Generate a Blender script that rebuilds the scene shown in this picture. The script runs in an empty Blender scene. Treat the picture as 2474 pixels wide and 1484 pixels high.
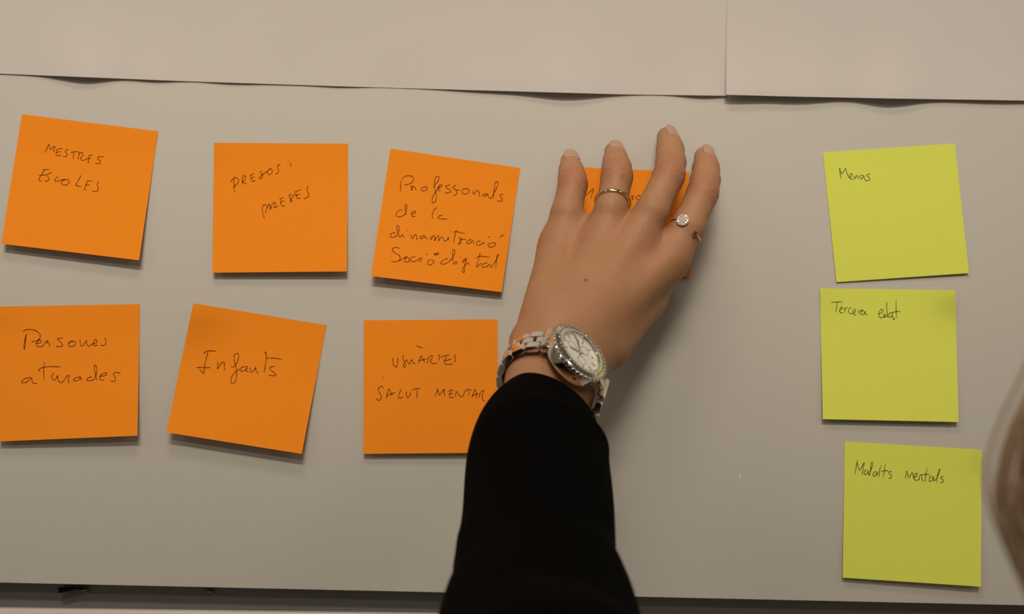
import bpy, bmesh, math, random
import numpy as np
from mathutils import Vector, Matrix

random.seed(7)
rng = np.random.default_rng(7)
scene = bpy.context.scene
C = scene.collection

# ------------------------------------------------------------------ camera, world, lights, exposure
IW, IH = 2474, 1484
FPX = 3836.0
DIST = 0.90
PITCH = math.radians(8.0)
ROLL = math.radians(1.27)
O = Vector((0.0, 0.0, 1.45))                       # where the camera looks: a point on the board face (y = 0)
FWD = Vector((0, math.cos(PITCH), math.sin(PITCH)))
UP0 = Vector((0, -math.sin(PITCH), math.cos(PITCH)))
RGT = Vector((1, 0, 0)) * math.cos(ROLL) + UP0 * math.sin(ROLL)
UPV = UP0 * math.cos(ROLL) - Vector((1, 0, 0)) * math.sin(ROLL)
CAM = O - FWD * DIST
cd = bpy.data.cameras.new('camera')
cam = bpy.data.objects.new('camera', cd)
C.objects.link(cam)
m = Matrix((RGT, UPV, -FWD)).transposed().to_4x4()
m.translation = CAM
cam.matrix_world = m
cd.sensor_fit = 'HORIZONTAL'
cd.sensor_width = 36.0
cd.lens = 36.0 * FPX / IW
cd.clip_start = 0.02
cd.dof.use_dof = True
cd.dof.focus_distance = 0.86
cd.dof.aperture_fstop = 8.0
scene.camera = cam

scene.view_settings.view_transform = 'Standard'
scene.view_settings.look = 'None'
scene.view_settings.gamma = 1.0
scene.view_settings.use_curve_mapping = False
scene.view_settings.exposure = 0.0
scene.cycles.use_light_tree = False

world = bpy.data.worlds.new('room_air')
scene.world = world
world.use_nodes = True
world.node_tree.nodes['Background'].inputs[0].default_value = (1.0, 0.87, 0.74, 1)
world.node_tree.nodes['Background'].inputs[1].default_value = 0.01

WARM = (1.0, 0.86, 0.70)
def area(name, loc, sx, sy, energy, col=WARM):
    l = bpy.data.lights.new(name, 'AREA')
    l.shape = 'RECTANGLE'; l.size = sx; l.size_y = sy; l.energy = energy; l.color = col
    o = bpy.data.objects.new(name, l); C.objects.link(o); o.location = loc
    return o
CEIL = 2.62
LAMPS = [(-0.16, -0.85, 5.6), (-1.75, -1.6, 6.5), (1.55, -1.6, 6.0), (-0.1, -3.2, 29.0)]
for lx, ly, e in LAMPS:
    area('ceiling_lamp_light', (lx, ly, CEIL - 0.03), 0.5, 0.3, e)
# long louvred ceiling luminaire washing the upper half of the board
SPOT = Vector((-0.04, -1.70, CEIL - 0.10)); AIM = Vector((-0.04, 0.0, 1.56))
key = area('wall_washer_light', SPOT, 1.2, 0.12, 0.99)
key.data.spread = math.radians(26)
key.rotation_euler = (AIM - SPOT).to_track_quat('-Z', 'Y').to_euler()

# ------------------------------------------------------------------ helpers
def P(px, py, d=0.0):
    """a place in the room: on the view ray of a photo pixel, d metres in front of the board face"""
    r = FWD + RGT * ((px - IW / 2) / FPX) - UPV * ((py - IH / 2) / FPX)
    t = (-d - CAM.y) / r.y
    return CAM + r * t
def camv(x, y, z):
    return (RGT * x + FWD * y + UPV * z).normalized()

ORG = {}
def tag(o, label=None, cat=None, group=None, kind=None):
    if label: o['label'] = label
    if cat: o['category'] = cat
    if group: o['group'] = group
    if kind: o['kind'] = kind
    return o
def root(name, loc, label, cat, group=None):
    o = bpy.data.objects.new(name, None); C.objects.link(o)
    o.empty_display_size = 0.02
    o.location = loc; ORG[o.name] = Vector(loc)
    return tag(o, label, cat, group)
def obj(name, verts, faces, mat, parent=None, origin=None, smooth=False):
    """verts in room coordinates -> one mesh object"""
    po = ORG[parent.name] if parent else Vector((0, 0, 0))
    if origin is None:
        origin = po if parent else Vector((0, 0, 0))
    origin = Vector(origin)
    me = bpy.data.meshes.new(name)
    va = np.asarray([tuple(v) for v in verts], dtype=float) if not isinstance(verts, np.ndarray) else verts
    va = va - np.array(origin)
    me.from_pydata(va.tolist(), [], [tuple(map(int, f)) for f in faces])
    me.materials.append(mat)
    if smooth:
        me.polygons.foreach_set('use_smooth', [True] * len(me.polygons))
    me.update()
    o = bpy.data.objects.new(name, me); C.objects.link(o)
    if parent: o.parent = parent
    o.location = origin - po
    ORG[o.name] = origin
    return o
def auto_smooth(o, ang=35):
    o.data.polygons.foreach_set('use_smooth', [True] * len(o.data.polygons))
    o.data.set_sharp_from_angle(angle=math.radians(ang))

class MB:
    """collects shapes into one mesh"""
    def __init__(s): s.v = []; s.f = []
    def add(s, verts, faces):
        n = len(s.v); s.v += [Vector(v) for v in verts]; s.f += [tuple(i + n for i in f) for f in faces]; return s
    def box(s, c, ax, half, bev=0.0):
        c = Vector(c); ax = [Vector(a) for a in ax]
        bm = bmesh.new(); bmesh.ops.create_cube(bm, size=2.0)
        for v in bm.verts: v.co = Vector((v.co.x * half[0], v.co.y * half[1], v.co.z * half[2]))
        if bev > 0: bmesh.ops.bevel(bm, geom=list(bm.edges), offset=bev, segments=2, affect='EDGES', profile=0.5)
        bm.verts.index_update()
        s.add([c + ax[0] * v.co.x + ax[1] * v.co.y + ax[2] * v.co.z for v in bm.verts],
              [[v.index for v in f.verts] for f in bm.faces]); bm.free(); return s
    def lathe(s, c, ax, e1, prof, seg=48, close=False):
        c = Vector(c); ax = Vector(ax); e1 = Vector(e1); e2 = ax.cross(e1)
        vs = []; fs = []; n = len(prof)
        for i in range(seg):
            a = 2 * math.pi * i / seg
            dr = e1 * math.cos(a) + e2 * math.sin(a)
            for r, h in prof: vs.append(c + dr * r + ax * h)
        for i in range(seg):
            j = (i + 1) % seg
            for k in range(n - 1 + (1 if close else 0)):
                k2 = (k + 1) % n
                fs.append((i * n + k, j * n + k, j * n + k2, i * n + k2))
        if not close:
            for k in (0, n - 1):
                if prof[k][0] > 1e-7:
                    fs.append([i * n + k for i in range(seg)][::(-1 if k == 0 else 1)])
        s.add(vs, fs); return s
    def tube(s, pts, rad, seg=8, cap=True):
        pts = [Vector(p) for p in pts]; n = len(pts)
        if not hasattr(rad, '__len__'): rad = [rad] * n
        t0 = (pts[1] - pts[0]).normalized()
        a = Vector((0, 0, 1)) if abs(t0.z) < 0.9 else Vector((1, 0, 0))
        u = (a - t0 * a.dot(t0)).normalized()
        vs = []; fs = []
        for i in range(n):
            t = (pts[min(i + 1, n - 1)] - pts[max(i - 1, 0)]).normalized()
            u = (u - t * u.dot(t)).normalized(); w = t.cross(u)
            for k in range(seg):
                q = 2 * math.pi * k / seg
                vs.append(pts[i] + (u * math.cos(q) + w * math.sin(q)) * rad[i])
        for i in range(n - 1):
            for k in range(seg):
                k2 = (k + 1) % seg
                fs.append((i * seg + k, i * seg + k2, (i + 1) * seg + k2, (i + 1) * seg + k))
        if cap:
            fs.append(list(range(seg))[::-1]); fs.append([(n - 1) * seg + k for k in range(seg)])
        s.add(vs, fs); return s
    def ball(s, c, ax, rad, seg=10, rings=6):
        c = Vector(c); prof = []
        vs = [c - Vector(ax[2]) * rad[2]]; fs = []
        for i in range(1, rings):
            t = -math.pi / 2 + math.pi * i / rings
            for k in range(seg):
                q = 2 * math.pi * k / seg
                vs.append(c + Vector(ax[0]) * (rad[0] * math.cos(t) * math.cos(q)) + Vector(ax[1]) * (rad[1] * math.cos(t) * math.sin(q)) + Vector(ax[2]) * (rad[2] * math.sin(t)))
        vs.append(c + Vector(ax[2]) * rad[2])
        for k in range(seg):
            fs.append((0, 1 + (k + 1) % seg, 1 + k))
            for i in range(rings - 2):
                a = 1 + i * seg
                fs.append((a + k, a + (k + 1) % seg, a + seg + (k + 1) % seg, a + seg + k))
            a = 1 + (rings - 2) * seg
            fs.append((a + k, a + (k + 1) % seg, len(vs) - 1))
        s.add(vs, fs); return s
    def build(s, name, mat, parent=None, origin=None, smooth=None):
        o = obj(name, s.v, s.f, mat, parent, origin)
        if smooth: auto_smooth(o, smooth)
        return o

def catmull(pts, sub=6):
    pts = [Vector(p) for p in pts]
    if len(pts) < 3:
        return [pts[0].lerp(pts[-1], i / sub) for i in range(sub + 1)]
    q = [pts[0] * 2 - pts[1]] + pts + [pts[-1] * 2 - pts[-2]]
    out = []
    for i in range(1, len(q) - 2):
        for k in range(sub):
            t = k / sub
            a, b, c, d = q[i - 1], q[i], q[i + 1], q[i + 2]
            out.append(0.5 * ((2 * b) + (c - a) * t + (2 * a - 5 * b + 4 * c - d) * t * t + (3 * b - a - 3 * c + d) * t ** 3))
    out.append(pts[-1])
    return out

# ------------------------------------------------------------------ materials
def mat(name, col, rough=0.6, metal=0.0, spec=0.5, noise=None, bump=None, var=0.0, sss=None, coat=0.0):
    mt = bpy.data.materials.new(name); mt.use_nodes = True
    nt = mt.node_tree; b = nt.nodes['Principled BSDF']
    b.inputs['Base Color'].default_value = (*col, 1)
    b.inputs['Roughness'].default_value = rough
    b.inputs['Metallic'].default_value = metal
    b.inputs['Specular IOR Level'].default_value = spec
    if coat: b.inputs['Coat Weight'].default_value = coat
    if sss:
        b.inputs['Subsurface Weight'].default_value = sss[0]
        b.inputs['Subsurface Radius'].default_value = sss[1]
        b.inputs['Subsurface Scale'].default_value = sss[2]
    tc = nt.nodes.new('ShaderNodeTexCoord')
    if var:
        n = nt.nodes.new('ShaderNodeTexNoise'); n.inputs['Scale'].default_value = noise or 60; n.inputs['Detail'].default_value = 5
        nt.links.new(tc.outputs['Object'], n.inputs['Vector'])
        mx = nt.nodes.new('ShaderNodeMix'); mx.data_type = 'RGBA'
        mx.inputs[6].default_value = (*[c * (1 - var) for c in col], 1)
        mx.inputs[7].default_value = (*[min(1, c * (1 + var)) for c in col], 1)
        nt.links.new(n.outputs['Fac'], mx.inputs[0]); nt.links.new(mx.outputs[2], b.inputs['Base Color'])
    if bump:
        n2 = nt.nodes.new('ShaderNodeTexNoise'); n2.inputs['Scale'].default_value = bump[0]; n2.inputs['Detail'].default_value = 4
        nt.links.new(tc.outputs['Object'], n2.inputs['Vector'])
        bp = nt.nodes.new('ShaderNodeBump'); bp.inputs['Strength'].default_value = bump[1]; bp.inputs['Distance'].default_value = bump[2]
        nt.links.new(n2.outputs['Fac'], bp.inputs['Height']); nt.links.new(bp.outputs['Normal'], b.inputs['Normal'])
    return mt
M = {}
M['board'] = mat('board_enamel', (0.55, 0.54, 0.505), 0.55, spec=0.25, noise=5, var=0.02, bump=(300, 0.05, 0.0002))
M['sheet'] = mat('flipchart_paper', (0.565, 0.54, 0.53), 0.8, spec=0.1, noise=14, var=0.02, bump=(25, 0.25, 0.002))
M['orange'] = mat('orange_note_paper', (0.85, 0.265, 0.016), 0.75, spec=0.08, noise=180, var=0.03, bump=(220, 0.08, 0.0002))
M['green'] = mat('green_note_paper', (0.67, 0.745, 0.115), 0.75, spec=0.08, noise=180, var=0.03, bump=(220, 0.08, 0.0002))
M['ink'] = mat('ballpoint_ink', (0.085, 0.014, 0.008), 0.8, spec=0.05)
M['ink2'] = mat('dark_pencil_ink', (0.055, 0.07, 0.022), 0.8, spec=0.05)
M['wall'] = mat('painted_plaster', (0.50, 0.49, 0.46), 0.8, noise=8, var=0.03, bump=(120, 0.2, 0.001))
M['ceil'] = mat('ceiling_paint', (0.7, 0.7, 0.68), 0.9, noise=5, var=0.02)
M['floor'] = mat('floor_vinyl', (0.20, 0.17, 0.14), 0.5, noise=6, var=0.08)
M['recess'] = mat('dark_grey_strip', (0.120, 0.120, 0.122), 0.6, noise=70, var=0.1)
M['alu'] = mat('pale_rail_paint', (0.62, 0.58, 0.52), 0.45, noise=40, var=0.03)
M['black'] = mat('flat_black', (0.004, 0.004, 0.004), 0.8, spec=0.05, noise=50, var=0.1)
M['steel'] = mat('polished_steel', (0.78, 0.75, 0.71), 0.13, metal=1.0, noise=300, var=0.03)
M['steel2'] = mat('brushed_steel', (0.72, 0.69, 0.65), 0.24, metal=1.0, noise=300, var=0.05)
M['darkscrew'] = mat('blackened_screw', (0.16, 0.15, 0.13), 0.35, metal=1.0, noise=200, var=0.1)
M['dial'] = mat('pearl_dial', (0.80, 0.79, 0.72), 0.3, noise=150, var=0.06)
M['dialmark'] = mat('dial_markings', (0.26, 0.25, 0.22), 0.3, metal=0.6)
M['rose'] = mat('rose_marker', (0.55, 0.35, 0.30), 0.3)
M['gold'] = mat('yellow_gold', (0.83, 0.62, 0.32), 0.16, metal=1.0, noise=200, var=0.03)
M['rosegold'] = mat('rose_gold', (0.80, 0.55, 0.42), 0.2, metal=1.0, noise=200, var=0.03)
M['stone'] = mat('white_brilliants', (0.93, 0.92, 0.90), 0.10, metal=0.5, noise=900, var=0.08)
M['ruby'] = mat('ruby_stone', (0.22, 0.004, 0.05), 0.06, noise=400, var=0.2, coat=0.6)
M['sleeve'] = mat('black_knit', (0.0022, 0.0021, 0.0020), 0.95, spec=0.03, noise=40, var=0.3, bump=(1400, 0.5, 0.0006))
M['nail'] = mat('fingernail', (0.46, 0.265, 0.185), 0.4, noise=250, var=0.04, coat=0.1)
M['mole'] = mat('red_mole', (0.34, 0.045, 0.025), 0.5, noise=800, var=0.1)
M['hair'] = mat('light_brown_hair', (0.50, 0.36, 0.24), 0.5, noise=60, var=0.25)
M['hair2'] = mat('auburn_hair', (0.36, 0.17, 0.085), 0.5, noise=60, var=0.25)
M['cloth'] = mat('dark_jumper', (0.03, 0.03, 0.035), 0.9, noise=50, var=0.2)
M['diff'] = mat('lamp_diffuser', (0.9, 0.9, 0.88), 0.5)
M['diff'].node_tree.nodes['Principled BSDF'].inputs['Emission Color'].default_value = (*WARM, 1)
M['diff'].node_tree.nodes['Principled BSDF'].inputs['Emission Strength'].default_value = 0.5
M['scuff'] = mat('scuff_white', (0.85, 0.84, 0.82), 0.4)
M['hidden_mark'] = mat('engraved_mark', (0.10, 0.07, 0.05), 0.5)

def glass_mat():
    mt = bpy.data.materials.new('watch_crystal'); mt.use_nodes = True
    nt = mt.node_tree; out = nt.nodes['Material Output']
    nt.nodes.remove(nt.nodes['Principled BSDF'])
    g = nt.nodes.new('ShaderNodeBsdfGlossy'); g.inputs['Roughness'].default_value = 0.03
    t = nt.nodes.new('ShaderNodeBsdfTransparent')
    lw = nt.nodes.new('ShaderNodeLayerWeight')
    pw = nt.nodes.new('ShaderNodeMath'); pw.operation = 'POWER'; pw.inputs[1].default_value = 4.0
    nt.links.new(lw.outputs['Facing'], pw.inputs[0])
    f = nt.nodes.new('ShaderNodeMath'); f.operation = 'MULTIPLY_ADD'; f.inputs[1].default_value = 0.6; f.inputs[2].default_value = 0.03
    nt.links.new(pw.outputs[0], f.inputs[0])
    mx = nt.nodes.new('ShaderNodeMixShader')
    nt.links.new(f.outputs[0], mx.inputs[0]); nt.links.new(t.outputs[0], mx.inputs[1]); nt.links.new(g.outputs[0], mx.inputs[2])
    nt.links.new(mx.outputs[0], out.inputs[0])
    return mt
M['glass'] = glass_mat()

def skin_mat():
    mt = bpy.data.materials.new('skin'); mt.use_nodes = True
    nt = mt.node_tree; b = nt.nodes['Principled BSDF']
    b.inputs['Roughness'].default_value = 0.52
    b.inputs['Specular IOR Level'].default_value = 0.3
    b.inputs['Subsurface Weight'].default_value = 0.2
    b.inputs['Subsurface Radius'].default_value = (1.0, 0.35, 0.2)
    b.inputs['Subsurface Scale'].default_value = 0.004
    at = nt.nodes.new('ShaderNodeAttribute'); at.attribute_name = 'flush'
    tc = nt.nodes.new('ShaderNodeTexCoord')
    n = nt.nodes.new('ShaderNodeTexNoise'); n.inputs['Scale'].default_value = 48; n.inputs['Detail'].default_value = 6
    nt.links.new(tc.outputs['Object'], n.inputs['Vector'])
    m1 = nt.nodes.new('ShaderNodeMix'); m1.data_type = 'RGBA'
    m1.inputs[6].default_value = (0.355, 0.170, 0.082, 1); m1.inputs[7].default_value = (0.44, 0.242, 0.137, 1)
    nt.links.new(n.outputs['Fac'], m1.inputs[0])
    m2 = nt.nodes.new('ShaderNodeMix'); m2.data_type = 'RGBA'
    m2.inputs[7].default_value = (0.385, 0.155, 0.085, 1)
    nt.links.new(m1.outputs[2], m2.inputs[6]); nt.links.new(at.outputs['Fac'], m2.inputs[0])
    nt.links.new(m2.outputs[2], b.inputs['Base Color'])
    v = nt.nodes.new('ShaderNodeTexVoronoi'); v.inputs['Scale'].default_value = 900
    n2 = nt.nodes.new('ShaderNodeTexNoise'); n2.inputs['Scale'].default_value = 260; n2.inputs['Detail'].default_value = 5
    nt.links.new(tc.outputs['Object'], v.inputs['Vector']); nt.links.new(tc.outputs['Object'], n2.inputs['Vector'])
    ad = nt.nodes.new('ShaderNodeMath'); ad.operation = 'ADD'
    nt.links.new(v.outputs['Distance'], ad.inputs[0]); nt.links.new(n2.outputs['Fac'], ad.inputs[1])
    bp = nt.nodes.new('ShaderNodeBump'); bp.inputs['Strength'].default_value = 0.25; bp.inputs['Distance'].default_value = 0.0005
    nt.links.new(ad.outputs[0], bp.inputs['Height']); nt.links.new(bp.outputs['Normal'], b.inputs['Normal'])
    return mt
M['skin'] = skin_mat()

def thin_sheet(name, grid, nu, nv, th, m, origin):
    """a curved sheet of paper: front, back and a flat rim; grid rows of nu+1 points"""
    g = [Vector(p) for p in grid]; off = Vector((0, th, 0))
    vs = list(g) + [p + off for p in g]; N = len(g); W = nu + 1
    a = g[1] - g[0]; b = g[W] - g[0]; flip = a.cross(b).y > 0
    fs = []
    for j in range(nv):
        for i in range(nu):
            k = j * W + i; q = (k, k + 1, k + W + 1, k + W)
            fs.append(q[::-1] if flip else q)
            q = tuple(t + N for t in q); fs.append(q if flip else q[::-1])
    ns = len(fs)
    loop = [i for i in range(W)] + [j * W + nu for j in range(1, nv + 1)] + [nv * W + i for i in range(nu - 1, -1, -1)] + [j * W for j in range(nv - 1, 0, -1)]
    for k in range(len(loop)):
        p, q = g[loop[k]], g[loop[(k + 1) % len(loop)]]
        n0 = len(vs); vs += [p, q, q + off, p + off]; fs.append((n0, n0 + 3, n0 + 2, n0 + 1) if flip else (n0, n0 + 1, n0 + 2, n0 + 3))
    o = obj(name, vs, fs, m, origin=origin)
    o.data.polygons.foreach_set('use_smooth', [True] * ns + [False] * (len(fs) - ns))
    return o

# ------------------------------------------------------------------ the room
X3 = [Vector((1, 0, 0)), Vector((0, 1, 0)), Vector((0, 0, 1))]
def slab(name, x0, x1, y0, y1, z0, z1, m, parent=None, bev=0.0, kind=None):
    b = MB().box(((x0 + x1) / 2, (y0 + y1) / 2, (z0 + z1) / 2), X3, ((x1 - x0) / 2, (y1 - y0) / 2, (z1 - z0) / 2), bev)
    o = b.build(name, m, parent)
    if bev: auto_smooth(o, 40)
    if kind: o['kind'] = kind
    return o
slab('floor', -2.6, 2.6, -4.5, 0.14, -0.06, 0, M['floor'], kind='structure')
slab('ceiling', -2.6, 2.6, -4.5, 0.14, CEIL, CEIL + 0.06, M['ceil'], kind='structure')
slab('wall_back', -2.6, 2.6, 0.026, 0.14, 0, CEIL, M['wall'], kind='structure')
slab('wall_left', -2.66, -2.6, -4.5, 0.14, 0, CEIL, M['wall'], kind='structure')
slab('wall_right', 2.6, 2.66, -4.5, 0.14, 0, CEIL, M['wall'], kind='structure')
slab('wall_front', -2.6, 2.6, -4.56, -4.5, 0, CEIL, M['wall'], kind='structure')
sp = root('wall_washer', (SPOT.x, SPOT.y, CEIL), 'long slim ceiling luminaire tilted towards the whiteboard', 'ceiling light')
dirn = (AIM - SPOT).normalized(); e_ = Vector((1, 0, 0)).cross(dirn)
MB().box(SPOT - dirn * 0.03, (Vector((1, 0, 0)), e_, dirn), (0.63, 0.07, 0.022), 0.004).build('housing', M['alu'], sp, smooth=40)
for k in (-0.6, 0.6):
    MB().tube([SPOT - dirn * 0.04 + Vector((k, 0, 0)), Vector((SPOT.x + k, SPOT.y, CEIL))], 0.008, 10).build('bracket', M['alu'], sp, smooth=40)
LL = ['rectangular ceiling light panel close above the whiteboard', 'rectangular ceiling light panel by the wall left of the whiteboard', 'rectangular ceiling light panel by the wall right of the whiteboard', 'rectangular ceiling light panel far behind, in mid room']
for i, (lx, ly, e) in enumerate(LAMPS):
    r = root('ceiling_light', (lx, ly, CEIL), LL[i], 'ceiling light', 'ceiling light panels of the room')
    fr = MB()
    for sx in (-1, 1):
        fr.box((lx + sx * 0.29, ly, CEIL - 0.01), X3, (0.012, 0.2, 0.01))
        fr.box((lx, ly + sx * 0.19, CEIL - 0.01), X3, (0.28, 0.012, 0.01))
    fr.build('frame', M['alu'], r)
    MB().box((lx, ly, CEIL - 0.006), X3, (0.278, 0.178, 0.004)).build('diffuser', M['diff'], r)

# ------------------------------------------------------------------ the whiteboard
zb = P(1237, 1436, 0).z
zl0, zl1 = P(0, 1471, 0.004), P(1080, 1485, 0.004)
bd = root('whiteboard', (0, 0.026, zb), 'pale beige whiteboard panel carrying all the paper and sticky notes', 'whiteboard')
slab('panel', -1.0, 1.0, 0.0, 0.026, zb, zb + 0.95, M['board'], bd, 0.0006)
slab('recess_strip', -1.0, 1.0, 0.014, 0.026, zb - 0.028, zb + 0.0, M['recess'], bd)  # even dark grey strip, set back below the panel
# the rail below the dark gap, a little out of level with the panel
d0 = (zl1 - zl0); ax = d0.normalized(); az = Vector((0, 1, 0)).cross(ax) * -1
if az.z < 0: az = -az
L = P(500, 1477.5, 0.004)
mb = MB().box(L - az * 0.011 + Vector((0, 0.0165, 0)), [ax, Vector((0, 1, 0)), az], (0.9, 0.0165, 0.011), 0.0007)
rail = mb.build('lower_rail', M['alu'], bd, smooth=40)
# small flat black wedge and two screw heads under the panel's edge
a, b_, c_, d_ = P(136, 1421, 0.0), P(186, 1423, 0.0), P(150, 1431, 0.0), P(136, 1434, 0.0)
q = [a, b_, c_, d_]
vs = [p + Vector((0, 0.004, 0)) for p in q] + [p + Vector((0, 0.0138, 0)) for p in q]
obj('black_wedge', vs, [(0, 1, 2, 3), (7, 6, 5, 4), (0, 4, 5, 1), (1, 5, 6, 2), (2, 6, 7, 3), (3, 7, 4, 0)], M['black'], bd)
for px, py in ((203, 1426), (506, 1430)):
    c = P(px, py, -0.012)
    MB().ball(c, X3, (0.0030, 0.0022, 0.0010), 16, 8).build('screw_head', M['darkscrew'], bd, smooth=40)
c = P(1787, 1152, 0.0001)
MB().box(c, X3, (0.00018, 0.0001, 0.0012)).build('scuff_mark', M['scuff'], bd)

# ------------------------------------------------------------------ flip-chart sheets
def sheet(name, label, x0t, x0b, x1t, x1b, bottom, bumps, dbase):
    nu, nv = 120, 26
    ytop = -420
    def yb(x):
        for (xa, ya), (xb, y2) in zip(bottom[:-1], bottom[1:]):
            if x <= xb: return ya + (y2 - ya) * (x - xa) / (xb - xa)
        return bottom[-1][1]
    vs = []; fs = []
    for j in range(nv + 1):
        w = (j / nv) ** 2.2              # 0 at the bottom edge
        for i in range(nu + 1):
            u = i / nu
            xb_ = x0b + (x1b - x0b) * u; xt = x0t + (x1t - x0t) * u
            y_b = yb(xb_)
            py = y_b + (ytop - y_b) * w
            px = xb_ + (xt - xb_) * w
            lift = 0.0
            for bx, sg, am, hh in bumps:
                lift += 1.45 * am * math.exp(-((px - bx) / sg) ** 2) * math.exp(-((y_b - py) / hh) ** 1.5)
            ripple = 0.00025 * (1 + math.sin(px * 0.011 + py * 0.004))
            vs.append(P(px, py, dbase + lift + ripple))
    o = thin_sheet(name, vs, nu, nv, 0.00014, M['sheet'], P((x0b + x1b) / 2, bottom[0][1], dbase))
    return tag(o, label, 'paper sheet', 'flip-chart sheets along the top of the board')
sheet('paper_sheet', 'wide white paper sheet whose lower edge runs above the orange notes', -420, -420, 1764, 1756,
      [(-420, 161), (0, 178), (440, 196), (850, 209.5), (1500, 228), (1757, 231.5)],
      [(200, 75, 0.0030, 90), (370, 60, 0.0012, 80), (560, 60, 0.0006, 80), (820, 60, 0.0006, 60), (1370, 110, 0.0034, 110), (1180, 110, 0.0009, 80), (1700, 60, 0.0014, 60)], 0.0004)
sheet('paper_sheet', 'white paper sheet overlapping the wide one at a vertical seam above the green notes', 1761, 1754, 2900, 2900,
      [(1754, 229), (1900, 233), (2150, 238), (2474, 243), (2900, 249)],
      [(1760, 90, 0.0032, 90), (1930, 110, 0.0030, 90), (2150, 80, 0.0036, 90), (2420, 160, 0.0012, 80)], 0.0011)

# ------------------------------------------------------------------ sticky notes
def inv_bilinear(c, x, y):
    u = v = 0.5
    for _ in range(12):
        px = (1-u)*(1-v)*c[0][0] + u*(1-v)*c[1][0] + u*v*c[2][0] + (1-u)*v*c[3][0]
        py = (1-u)*(1-v)*c[0][1] + u*(1-v)*c[1][1] + u*v*c[2][1] + (1-u)*v*c[3][1]
        dxu = (1-v)*(c[1][0]-c[0][0]) + v*(c[2][0]-c[3][0]); dyu = (1-v)*(c[1][1]-c[0][1]) + v*(c[2][1]-c[3][1])
        dxv = (1-u)*(c[3][0]-c[0][0]) + u*(c[2][0]-c[1][0]); dyv = (1-u)*(c[3][1]-c[0][1]) + u*(c[2][1]-c[1][1])
        det = dxu * dyv - dxv * dyu
        ex, ey = x - px, y - py
        u += (ex * dyv - ey * dxv) / det; v += (ey * dxu - ex * dyu) / det
    return u, v
def note(label, m, ink, corners, ll, lr, crop, lines, curls=(), group=None, d0=0.0004, inkw=0.00017, sag=1.7):
    c = corners
    def S(u, v, off=0.0):
        px = (1-u)*(1-v)*c[0][0] + u*(1-v)*c[1][0] + u*v*c[2][0] + (1-u)*v*c[3][0]
        py = (1-u)*(1-v)*c[0][1] + u*(1-v)*c[1][1] + u*v*c[2][1] + (1-u)*v*c[3][1]
        k = max(0.0, (v - 0.14) / 0.86)
        d = d0 + 1.25 * (ll + (lr - ll) * u) * k ** sag
        for cu, cv, am, rad in curls:
            d += am * math.exp(-((u - cu) ** 2 + (v - cv) ** 2) / rad ** 2)
        return P(px, py, d + off)
    n = 28
    vs = [S(i / n, j / n) for j in range(n + 1) for i in range(n + 1)]
    o = thin_sheet('sticky_note', vs, n, n, 0.0001, m, S(0.5, 0.5))
    tag(o, label, 'sticky note', group)
    x0, y0, s = crop
    for ln in lines:
        mb = MB()
        for st in ln:
            pts = catmull([Vector((p[0], p[1], 0)) for p in st], 5)
            P3 = []
            for p in pts:
                u, v = inv_bilinear(c, x0 + p.x / s, y0 + p.y / s)
                P3.append(S(u, v, 0.00016))
            vv = []; nn = len(P3)
            for i in range(nn):
                t = (P3[min(i + 1, nn - 1)] - P3[max(i - 1, 0)])
                if t.length < 1e-9: t = Vector((1, 0, 0))
                side = t.normalized().cross(Vector((0, -1, 0)))
                side.y = 0; side = side.normalized() if side.length > 1e-6 else Vector((1, 0, 0))
                w = inkw * (0.75 + 0.4 * math.sin(i * 0.9 + len(st)) * 0.5 + 0.25) * (0.6 if i in (0, nn - 1) else 1)
                vv += [P3[i] + side * w, P3[i] - side * w]
            mb.add(vv, [(2 * i, 2 * i + 1, 2 * i + 3, 2 * i + 2) for i in range(nn - 1)])
        mb.build('handwriting', ink, o)
    return o
def T(s):
    """strokes: 'x,y x,y ...; x,y ...'"""
    return [[tuple(float(q) for q in p.split(',')) for p in st.split()] for st in s.split(';') if st.strip()]

OG = 'orange sticky notes on the board'
GG = 'green sticky notes on the board'
note('orange sticky note reading MESTRES ESCOLES in small capitals, tilted clockwise', M['orange'], M['ink'],
     [(53, 276), (382, 317), (336, 629), (3, 589)], 0.0048, 0.0056, (0, 260, 3.71), [
     T('402,405 420,370 437,330 445,345 450,375 470,360 490,345 487,370 480,400; 560,366 525,372 510,378 503,410 505,428 530,430 548,425; 506,402 545,392; 612,372 590,385 588,398 600,415 600,430 585,440 566,436; 634,402 660,396 690,394 712,405 705,435 697,462; 660,398 658,430 656,462; 705,420 728,402 745,412 738,435 722,455 735,472 755,470 790,455 815,455; 830,425 790,430; 805,430 792,470 788,488 803,492; 930,440 890,440 875,450 880,465 900,480 898,498 880,503 855,498'),
     T('440,556 400,556 380,562; 400,560 375,595 350,640 352,655 375,657; 345,605 380,606 420,600; 465,583 440,590 425,605 432,625 440,640 425,657 400,660; 520,617 500,635 490,650 500,660 530,655 555,645 590,645 560,655 548,675 565,692 595,693 618,675 618,655 590,643; 727,605 705,650 680,690 690,700 727,707; 830,655 775,658; 785,660 768,700 756,730 775,737; 765,697 810,692; 888,668 870,680 875,700 880,730 868,748 845,752 825,745')],
     group=OG)
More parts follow.
